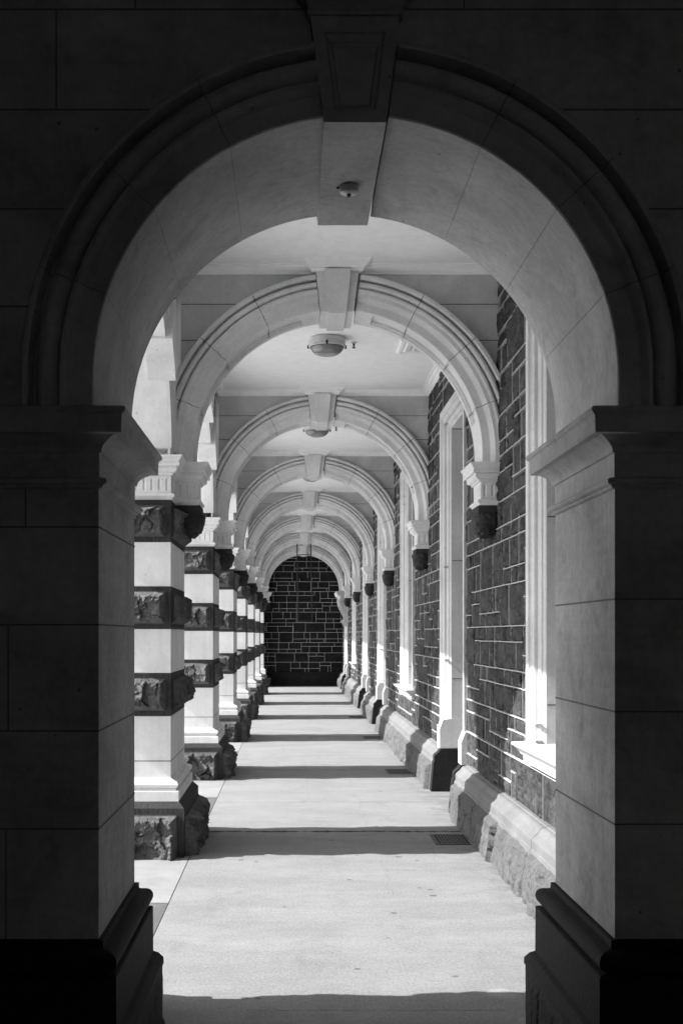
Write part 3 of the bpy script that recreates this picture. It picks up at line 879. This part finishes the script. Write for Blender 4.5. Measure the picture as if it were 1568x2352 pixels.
# ------------------------------------------------------------------ building wall on the right
OPEN = [(6.82 + 4.48 * k, kind) for k, kind in enumerate(['window', 'door', 'window', 'door', 'door', 'window', 'door'])]
WT = 3.70                 # underside of the opening heads
wall = empty("building_wall", (XR, 4.7, 0), "long dark bluestone wall with pale framed doors and windows", "wall")
def wrel(o):
    o.matrix_parent_inverse = Matrix.Translation((-XR, -4.7, 0)); return o
def is_hole(u, z):
    h = np.zeros(np.shape(u), bool)
    for c, kind in OPEN:
        h |= (abs(u - c) < .80) & (z < WT + .13) & (z > (.80 if kind == 'window' else -1))
    return h
WEND = 36.45
to3 = lambda u, z, h: np.stack([XR + .006 - h, u, z], -1)
mb = MB()
stA = snecked(4.7, 14.9, 5); stB = snecked(14.9, WEND, 6)
stA = [(a, min(b, 14.9), c, d) for a, b, c, d in stA if a < 14.9]
rubble(mb, stA, 4.66, 14.9, .42, ZC, to3, .0125, .030, 3, is_hole)
rubble(mb, stB, 14.9, WEND, .42, ZC, to3, .03, .028, 4, is_hole)
wrel(mb.build("masonry", [M['bluestone'], M['pointing']], wall))

# plinth stones along the wall foot
cuts = []
edges = [4.6]
for c, kind in OPEN:
    if kind == 'door': edges += [c - .86, c + .80]
edges.append(WEND)
runs = [(edges[i], edges[i + 1]) for i in range(0, len(edges), 2)]
PP = [(1.60, .447), (1.538, .440), (1.530, .434), (1.512, .431), (1.500, .424), (1.492, .412), (1.482, .398), (1.468, .386), (1.455, .376), (1.446, .366), (1.442, .356), (1.442, .308), (1.437, .302)]
seed = 400
rngp = random.Random(7)
near_cuts = {0: [5.1, 7.11, 9.12]}
for ri, (a, b) in enumerate(runs):
    cs = [a] + (near_cuts[0] if ri == 0 else [a + (b - a) * t / max(1, round((b - a) / 1.9)) for t in range(1, max(1, round((b - a) / 1.9)))]) + [b]
    for p, q in zip(cs[:-1], cs[1:]):
        if q - p < .2: continue
        mb = MB(); seed += 7
        y0, y1 = p + .004, q - .004
        prof = PP + [(1.432, .300), (1.40, -.02), (1.62, -.02)]
        mb.loops([[(x, y0, z) for x, z in prof], [(x, y1, z) for x, z in prof]], 0, closed=True, cap0=True, cap1=True)
        res = .016 if p < 14 else .035
        nu = int((y1 - y0) / res); nv = int(.32 / res) + 2
        U = np.linspace(y0, y1, nu)[:, None] * np.ones((1, nv)); Z = np.ones((nu, 1)) * np.linspace(-.02, .302, nv)[None]
        e = np.minimum(U - y0, y1 - U)
        body = sstep(e, 0, .06) * sstep(.302 - Z, .0, .05)
        hh = .075 * body * (.15 + .8 * fbm(U * 3.2, Z * 5, seed, 5, .55) + .32 * fbm(U * 14, Z * 9, seed + 2, 4, .65, True) + .45 * (facets(U, Z, seed, .22) - .5)) - .02 * (1 - sstep(e, 0, .03)) 
        X = 1.437 - (.302 - Z) * .05 - hh + .012
        mb.grid(np.stack([X, U, Z], -1), 1, False)
        wrel(mb.build("plinth_stone", [M['plinth_smooth'], M['plinth_rough']], wall))

HW = .67
def opening(c, kind):
    zb = .895 if kind == 'window' else .44
    nm = kind
    prof = [(0, 2.02), (0, 1.615), (.008, 1.606), (.022, 1.600), (.026, 1.588), (.045, 1.580), (.062, 1.574), (.066, 1.556), (.072, 1.548), (.098, 1.544), (.108, 1.534),
            (.112, 1.522), (.118, 1.518), (.172, 1.516), (.180, 1.520), (.182, 1.60)]
    mb = MB()
    L = []
    for u, x in prof: L.append([(x - XR, -HW - u, zb), (x - XR, -HW - u, WT + u), (x - XR, HW + u, WT + u), (x - XR, HW + u, zb)])
    mb.loops(L, 0, closed=False)
    if kind == 'door':       # plain base blocks under the mouldings
        for s in (-1, 1):
            a, b = s * (HW - .004), s * (HW + .20)
            lo, hi = min(a, b), max(a, b)
            L2 = [[(q, lo, z), (q, hi, z), (2.0 - XR, hi, z), (2.0 - XR, lo, z)] for q, z in ((1.495 - XR, .44), (1.495 - XR, .64), (1.53 - XR, .73), (1.60 - XR, .74))]
            # chamfered block; its passage side stays flush with the reveal
            mb.loops(L2, 0, cap0=True, cap1=True)
    holder = mb.build(nm, M['frame_stone'], wall, (0, c - 4.7, 0))      # parent space origin at (XR,4.7,0)
    mb = MB()
    for z in (1.15, 2.35, 3.69):
        for s in (-1, 1):
            a, b = s * HW, s * (HW - .0016)
            mb.box(1.62 - XR, 2.0 - XR, min(a, b), max(a, b), z - .003, z + .003)
    mb.build("frame_joint", M['mortar'], holder)
    if kind == 'window':
        mb = MB()
        ps = [(2.0, .905), (1.53, .900), (1.44, .897), (1.432, .892), (1.430, .884), (1.436, .876), (1.446, .872), (1.452, .862), (1.470, .848), (1.482, .832), (1.486, .822), (1.500, .820), (1.505, .795), (1.505, .772), (2.0, .772)]
        hw = HW + .182 + .05
        L = [[(x - XR, -hw + max(0, (x - 1.43)) * .6 * (x < 1.52), z) for x, z in ps], [(x - XR, hw - max(0, (x - 1.43)) * .6 * (x < 1.52), z) for x, z in ps]]
        mb.loops(L, 0, closed=True, cap0=True, cap1=True)
        mb.build("sill", M['frame_stone'], holder)
        mb = MB(); X0 = 1.93 - XR
        for s in (-1, 1): mb.box(X0, X0 + .06, min(s * HW, s * (HW - .07)), max(s * HW, s * (HW - .07)), .905, WT)
        for z in (.905, 2.25, WT - .07): mb.box(X0 - .003, X0 + .055, -HW + .07, HW - .07, z, z + .07)
        mb.box(X0 + .004, X0 + .05, -.02, .02, .975, WT - .07)
        mb.build("sash", M['timber'], holder)
        mb = MB(); mb.box(X0 + .03, X0 + .036, -HW + .06, HW - .06, .95, WT - .05)
        mb.build("pane", M['glass_dark'], holder)
    else:
        # bluestone jamb feet, shade put into their dark colour, and the door itself
        for s in (-1, 1):
            mb = MB(); a, b = s * (HW - .012), s * (HW + .20)
            fp = [(2.02, .443), (2.02, -.02), (1.405, -.02), (1.432, .300)] + PP[1:][::-1]; b = s * (HW + .125)
            mb.loops([[(x - XR, min(a, b), z) for x, z in fp], [(x - XR, max(a, b), z) for x, z in fp]], 0, cap0=True, cap1=True)
            mb.build("jamb_foot", M['base_dark'], holder)
        mb = MB(); X0 = 1.93 - XR
        for s in (-1, 1):
            a, b = s * .004, s * (HW - .002)
            lo, hi = min(a, b), max(a, b)
            mb.box(X0 + .02, X0 + .05, lo, hi, 0.005, 2.7)
            for z0, z1 in ((.15, .95), (1.05, 1.55), (1.65, 2.6)):
                mb.box(X0 + .005, X0 + .02, lo + .1, hi - .1, z0, z1)
        mb.box(X0, X0 + .07, -HW, HW, 2.7, 2.8)
        mb.build("door_leaf", M['timber'], holder)
        mb = MB(); mb.box(X0 + .03, X0 + .036, -HW, HW, 2.8, WT); mb.build("pane", M['glass_dark'], holder)
        mb = MB(); mb.lathe([(.001, 0), (.03, .004), (.03, .03), (.001, .04)], 0, 0, 16)
        k = mb.build("handle", M['metal_grey'], holder, (X0, -.06, 1.05)); k.rotation_euler = (0, math.radians(-90), 0)
    return holder
for c, kind in OPEN: last_open = opening(c, kind)
# scroll brackets and hood on the last doorway
def scroll_bracket(s):
    mb = MB()
    pts = []
    for i in range(26):      # S-curve outline in (x out, z)
        t = i / 25
        z = 2.62 - t * .78
        out = .20 * (1 - t) ** 1.2 + .035 * math.sin(t * math.pi * 2) + .07 * math.exp(-((t - .86) / .10) ** 2) + .02
        pts.append((1.52 - XR - out, z))
    outl = pts + [(1.56 - XR, 1.84), (1.56 - XR, 2.62)]
    a, b = s * (HW + .02), s * (HW + .16); lo, hi = min(a, b), max(a, b)
    mb.loops([[(x, lo, z) for x, z in outl], [(x, hi, z) for x, z in outl]], 0, cap0=True, cap1=True)
    for (cx_, cz_, rr) in ((-.17, 2.52, .055), (-.10, 1.97, .05)):
        for sy in (lo - .006, hi + .006):
            sp_ = [(cx_ + rr * (1 - q / 26) * math.cos(q * .55), sy, cz_ + rr * (1 - q / 26) * math.sin(q * .55)) for q in range(24)]
            mb.tube(sp_, .009, 6)
    return mb.build("bracket", M['frame_stone'], last_open)
scroll_bracket(-1); scroll_bracket(1)
mb = MB()
hood = [(1.56, 2.62), (1.33, 2.62), (1.32, 2.66), (1.26, 2.70), (1.24, 2.74), (1.22, 2.80), (1.56, 2.84)]
mb.loops([[(x - XR, -.95, z) for x, z in hood], [(x - XR, .95, z) for x, z in hood]], 0, cap0=True, cap1=True)
mb.build("hood", M['frame_stone'], last_open)
# iron vents low in the wall
for yv, i in ((8.97, 0), (7.95, 1)):
    mb = MB()
    x = XR - .014
    mb.box(x + .010, x + .03, yv - .13, yv + .13, .49, .635, 1)
    mb.box(x, x + .012, yv - .14, yv - .126, .482, .643); mb.box(x, x + .012, yv + .126, yv + .14, .482, .643)
    for z in (.482, .556, .632): mb.box(x + .001, x + .013, yv - .126, yv + .126, z, z + .011)
    for j in range(9): mb.box(x + .003, x + .011, yv - .112 + j * .028 - .005, yv - .112 + j * .028 + .005, .493, .632)
    wrel(mb.build("vent_grille", [M['metal_grey'], M['metal_dark']], wall))

# ------------------------------------------------------------------ end wall
YE = 36.46
ew = empty("end_wall", (.34, YE, 0), "dark squared-rubble wall with white pointing closing the far end", "wall")
def erel(o):
    o.matrix_parent_inverse = Matrix.Translation((-.34, -YE, 0)); return o
mb = MB()
to3e = lambda u, z, h: np.stack([u, YE - h, z], -1)
st = snecked(-1.2, 1.7, 21)
rubble(mb, st, -1.2, 1.75, .43, 4.2, to3e, .02, .022, 8, None, ribbon=.009, vr=.008)
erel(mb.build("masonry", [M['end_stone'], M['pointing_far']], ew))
mb = MB()
for a, b in ((-1.2, -.16), (-.155, .90), (.905, 1.7)):
    mb.box(a, b, YE - .05, YE + .02, .268, .43, 0)
    n = int((b - a) / .02); U = np.linspace(a, b, n)[:, None] * np.ones((1, 16)); Z = np.ones((n, 1)) * np.linspace(-.02, .268, 16)[None]
    e = np.minimum(np.minimum(U - a, b - U), .268 - Z)
    hh = .055 + .04 * sstep(e, 0, .04) * fbm(U * 7, Z * 7, 55, 5, .55)
    mb.grid(np.stack([U, YE - hh, Z], -1), 0, True)
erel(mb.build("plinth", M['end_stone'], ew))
mb = MB(); mb.box(-1.3, 2.1, YE + .03, YE + .3, -.02, 4.9); erel(mb.build("backing", M['end_stone'], ew))

# ------------------------------------------------------------------ fittings
def make_lamp():
    r = empty("ceiling_lamp", (0, 0, 0), "", "lamp", "round bulkhead lamps on the ceiling")
    mb = MB(); mb.lathe([(.145, 0), (.168, -.004), (.172, -.012), (.170, -.070), (.155, -.075)][::-1], 0, 0, 48)
    mb.build("housing", M['white_paint'], r)
    mb = MB()
    L = []
    for k in range(48):
        t = 2 * math.pi * k / 48
        L.append([((.165 + .009 * math.cos(q)) * math.cos(t), (.165 + .009 * math.cos(q)) * math.sin(t), -.079 + .009 * math.sin(q)) for q in np.linspace(0, 2 * math.pi, 9)[:-1]])
    L.append(L[0]); mb.loops(L, 0, smooth=True)
    mb.build("rim", M['white_paint'], r)
    mb = MB()
    prof = []
    for i in range(25):
        a = math.pi / 2 * i / 24
        rr = .155 * math.cos(a) ** .75; rr *= 1 + .012 * math.sin(i * 2.1)
        prof.append((max(rr, .002), -.077 - .088 * math.sin(a)))
    mb.lathe(prof[::-1], 0, 0, 48); mb.build("glass_dome", M['lens'], r)
    for a in (10, 172, -92):
        mb = MB(); c, s = math.cos(math.radians(a)), math.sin(math.radians(a))
        mb.box(-.008, .008, -.01, .01, -.09, -.06)
        k = mb.build("clip", M['metal_dark'], r, (c * .178, s * .178, 0)); k.rotation_euler = (0, 0, math.radians(a))
    return r
lp = make_lamp()
which = ["nearest bulkhead lamp, in full view on the ceiling past the first cross arch", "second bulkhead lamp, half hidden behind the second keystone",
         "third bulkhead lamp, only its dome showing below the third keystone", "farthest bulkhead lamp on the ceiling"]
for k in range(3):
    o = lp if k == 0 else copy_tree(lp)
    o.location = (.322, 11.02 + BAY * k, ZC); o['label'] = which[k]
def make_sprinkler():
    r = empty("sprinkler_head", (0, 0, 0), "", "sprinkler", "fire sprinklers on the ceiling")
    mb = MB(); mb.lathe([(.012, 0), (.030, -.002), (.028, -.008), (.012, -.011)][::-1], 0, 0, 20); mb.build("escutcheon", M['white_paint'], r)
    mb = MB(); mb.lathe([(.010, -.008), (.010, -.026), (.005, -.030), (.004, -.046), (.006, -.050), (.018, -.052), (.018, -.055), (.002, -.057)][::-1], 0, 0, 16)
    for s in (-1, 1): mb.tube([(s * .009, 0, -.022), (s * .013, 0, -.035), (s * .004, 0, -.05)], .002, 6)
    mb.build("nozzle", M['metal_dark'], r)
    return r
spk = make_sprinkler()
for k in range(2):
    o = spk if k == 0 else copy_tree(spk)
    o.location = (.58, 11.17 + BAY * k, ZC)
    o['label'] = "small sprinkler head right of the nearest bulkhead lamp" if k == 0 else "small sprinkler head right of the second bulkhead lamp"
# ceiling vent
r = empty("ceiling_vent", (1.27, 11.3, ZC), "pale pierced vent with moulded frame in the ceiling beside the right wall", "vent")
mb = MB()
def sq(h, z): return [(-h, -h, z), (h, -h, z), (h, h, z), (-h, h, z)]
mb.loops([sq(.25, .001), sq(.25, -.018), sq(.24, -.024), sq(.215, -.024), sq(.205, -.012), sq(.19, -.012), sq(.18, -.02), sq(.165, -.02), sq(.16, .0)], 0)
mb.build("frame", M['plaster'], r)
mb = MB(); mb.add(sq(.16, -.004), [(3, 2, 1, 0)], 1)
for i in range(-3, 4):
    for s in (-1, 1):
        pass
for i in range(7):
    q = -.15 + i * .05
    mb.box(q - .009, q + .009, -.16, .16, -.012, -.0045, 0); mb.box(-.16, .16, q - .009, q + .009, -.0125, -.005, 0)
mb.build("grille", [M['plaster'], M['metal_dark']], r)
# smoke detector under the near keystone
r = empty("smoke_detector", (.205, 4.29, 3.236), "small round smoke detector under the front keystone", "detector")
mb = MB(); mb.lathe([(.028, .001), (.034, -.002), (.036, -.010), (.0345, -.022), (.033, -.024)][::-1], 0, 0, 32); mb.build("housing", plain("detector_plastic", .42, .5), r)
mb = MB(); mb.lathe([(.032, -.0235), (.0315, -.026), (.010, -.030), (.0085, -.0305)][::-1], 0, 0, 32); mb.build("face", M['white_paint'], r)
mb = MB(); mb.lathe([(.008, -.030), (.0075, -.038), (.006, -.040), (.004, -.0395)][::-1], 0, 0, 16); mb.build("nib", M['metal_grey'], r)
mb = MB(); mb.tube([(-.034, .01, -.004), (-.040, .012, -.003), (-.043, .013, 0)], .004, 6); mb.build("cable", M['metal_dark'], r)
# hanging black frame
YF = Y1 + BAY * 5 - .12
r = empty("hanging_frame", (.31, YF, 4.03), "tall black metal frame hanging from a far arch before the end wall", "frame")
A, Bm = (-.195, .175), (-.16, .215)
for s in (0, 1):
    mb = MB(); mb.tube([(A[s], 0, .02), (Bm[s], .0, -2.10)], .014, 8); mb.build("rod", M['metal_dark'], r)
for z, rr in ((-.03, .009), (-.29, .009), (-2.09, .018)):
    t = -z / 2.1; mb = MB(); mb.tube([(A[0] + (Bm[0] - A[0]) * t, 0, z), (A[1] + (Bm[1] - A[1]) * t, 0, z)], rr, 8); mb.build("crossbar", M['metal_dark'], r)
# drain grates
def make_grate():
    mb = MB(); x0, x1, y0, y1 = -.147, .147, -.225, .225
    mb.box(x0, x1, y0, y0 + .028, -.02, .006); mb.box(x0, x1, y1 - .028, y1, -.02, .006)
    mb.box(x0, x0 + .03, y0 + .028, y1 - .028, -.02, .006); mb.box(x1 - .03, x1, y0 + .028, y1 - .028, -.02, .006)
    n = 10; w_ = (x1 - x0 - .06) / n
    for i in range(1, n): mb.box(x0 + .03 + i * w_ - w_ * .26, x0 + .03 + i * w_ + w_ * .26, y0 + .028, y1 - .028, -.01, .0045)
    mb.add([(x0 + .01, y0 + .01, .0015), (x1 - .01, y0 + .01, .0015), (x1 - .01, y1 - .01, .0015), (x0 + .01, y1 - .01, .0015)], [(0, 1, 2, 3)], 1)  # black sheet just above the floor, painted shade of the drain below
    return mb.build("drain_grate", [M['metal_grey'], M['pit']])
M['pit'] = plain("slot_shade_black", .004, .9)
g0 = make_grate()
for k in range(4):
    o = g0 if k == 0 else g0.copy()
    if k: COL.objects.link(o)
    o.location = (1.235, 9.155 + BAY * k, 0)
    tag(o, ["nearest iron drain grate in the shadow of the nearest pier", "second iron drain grate along the foot of the wall", "third iron drain grate along the foot of the wall",
            "farthest iron drain grate along the foot of the wall"][k], "drain grate", "iron drain grates in the floor")
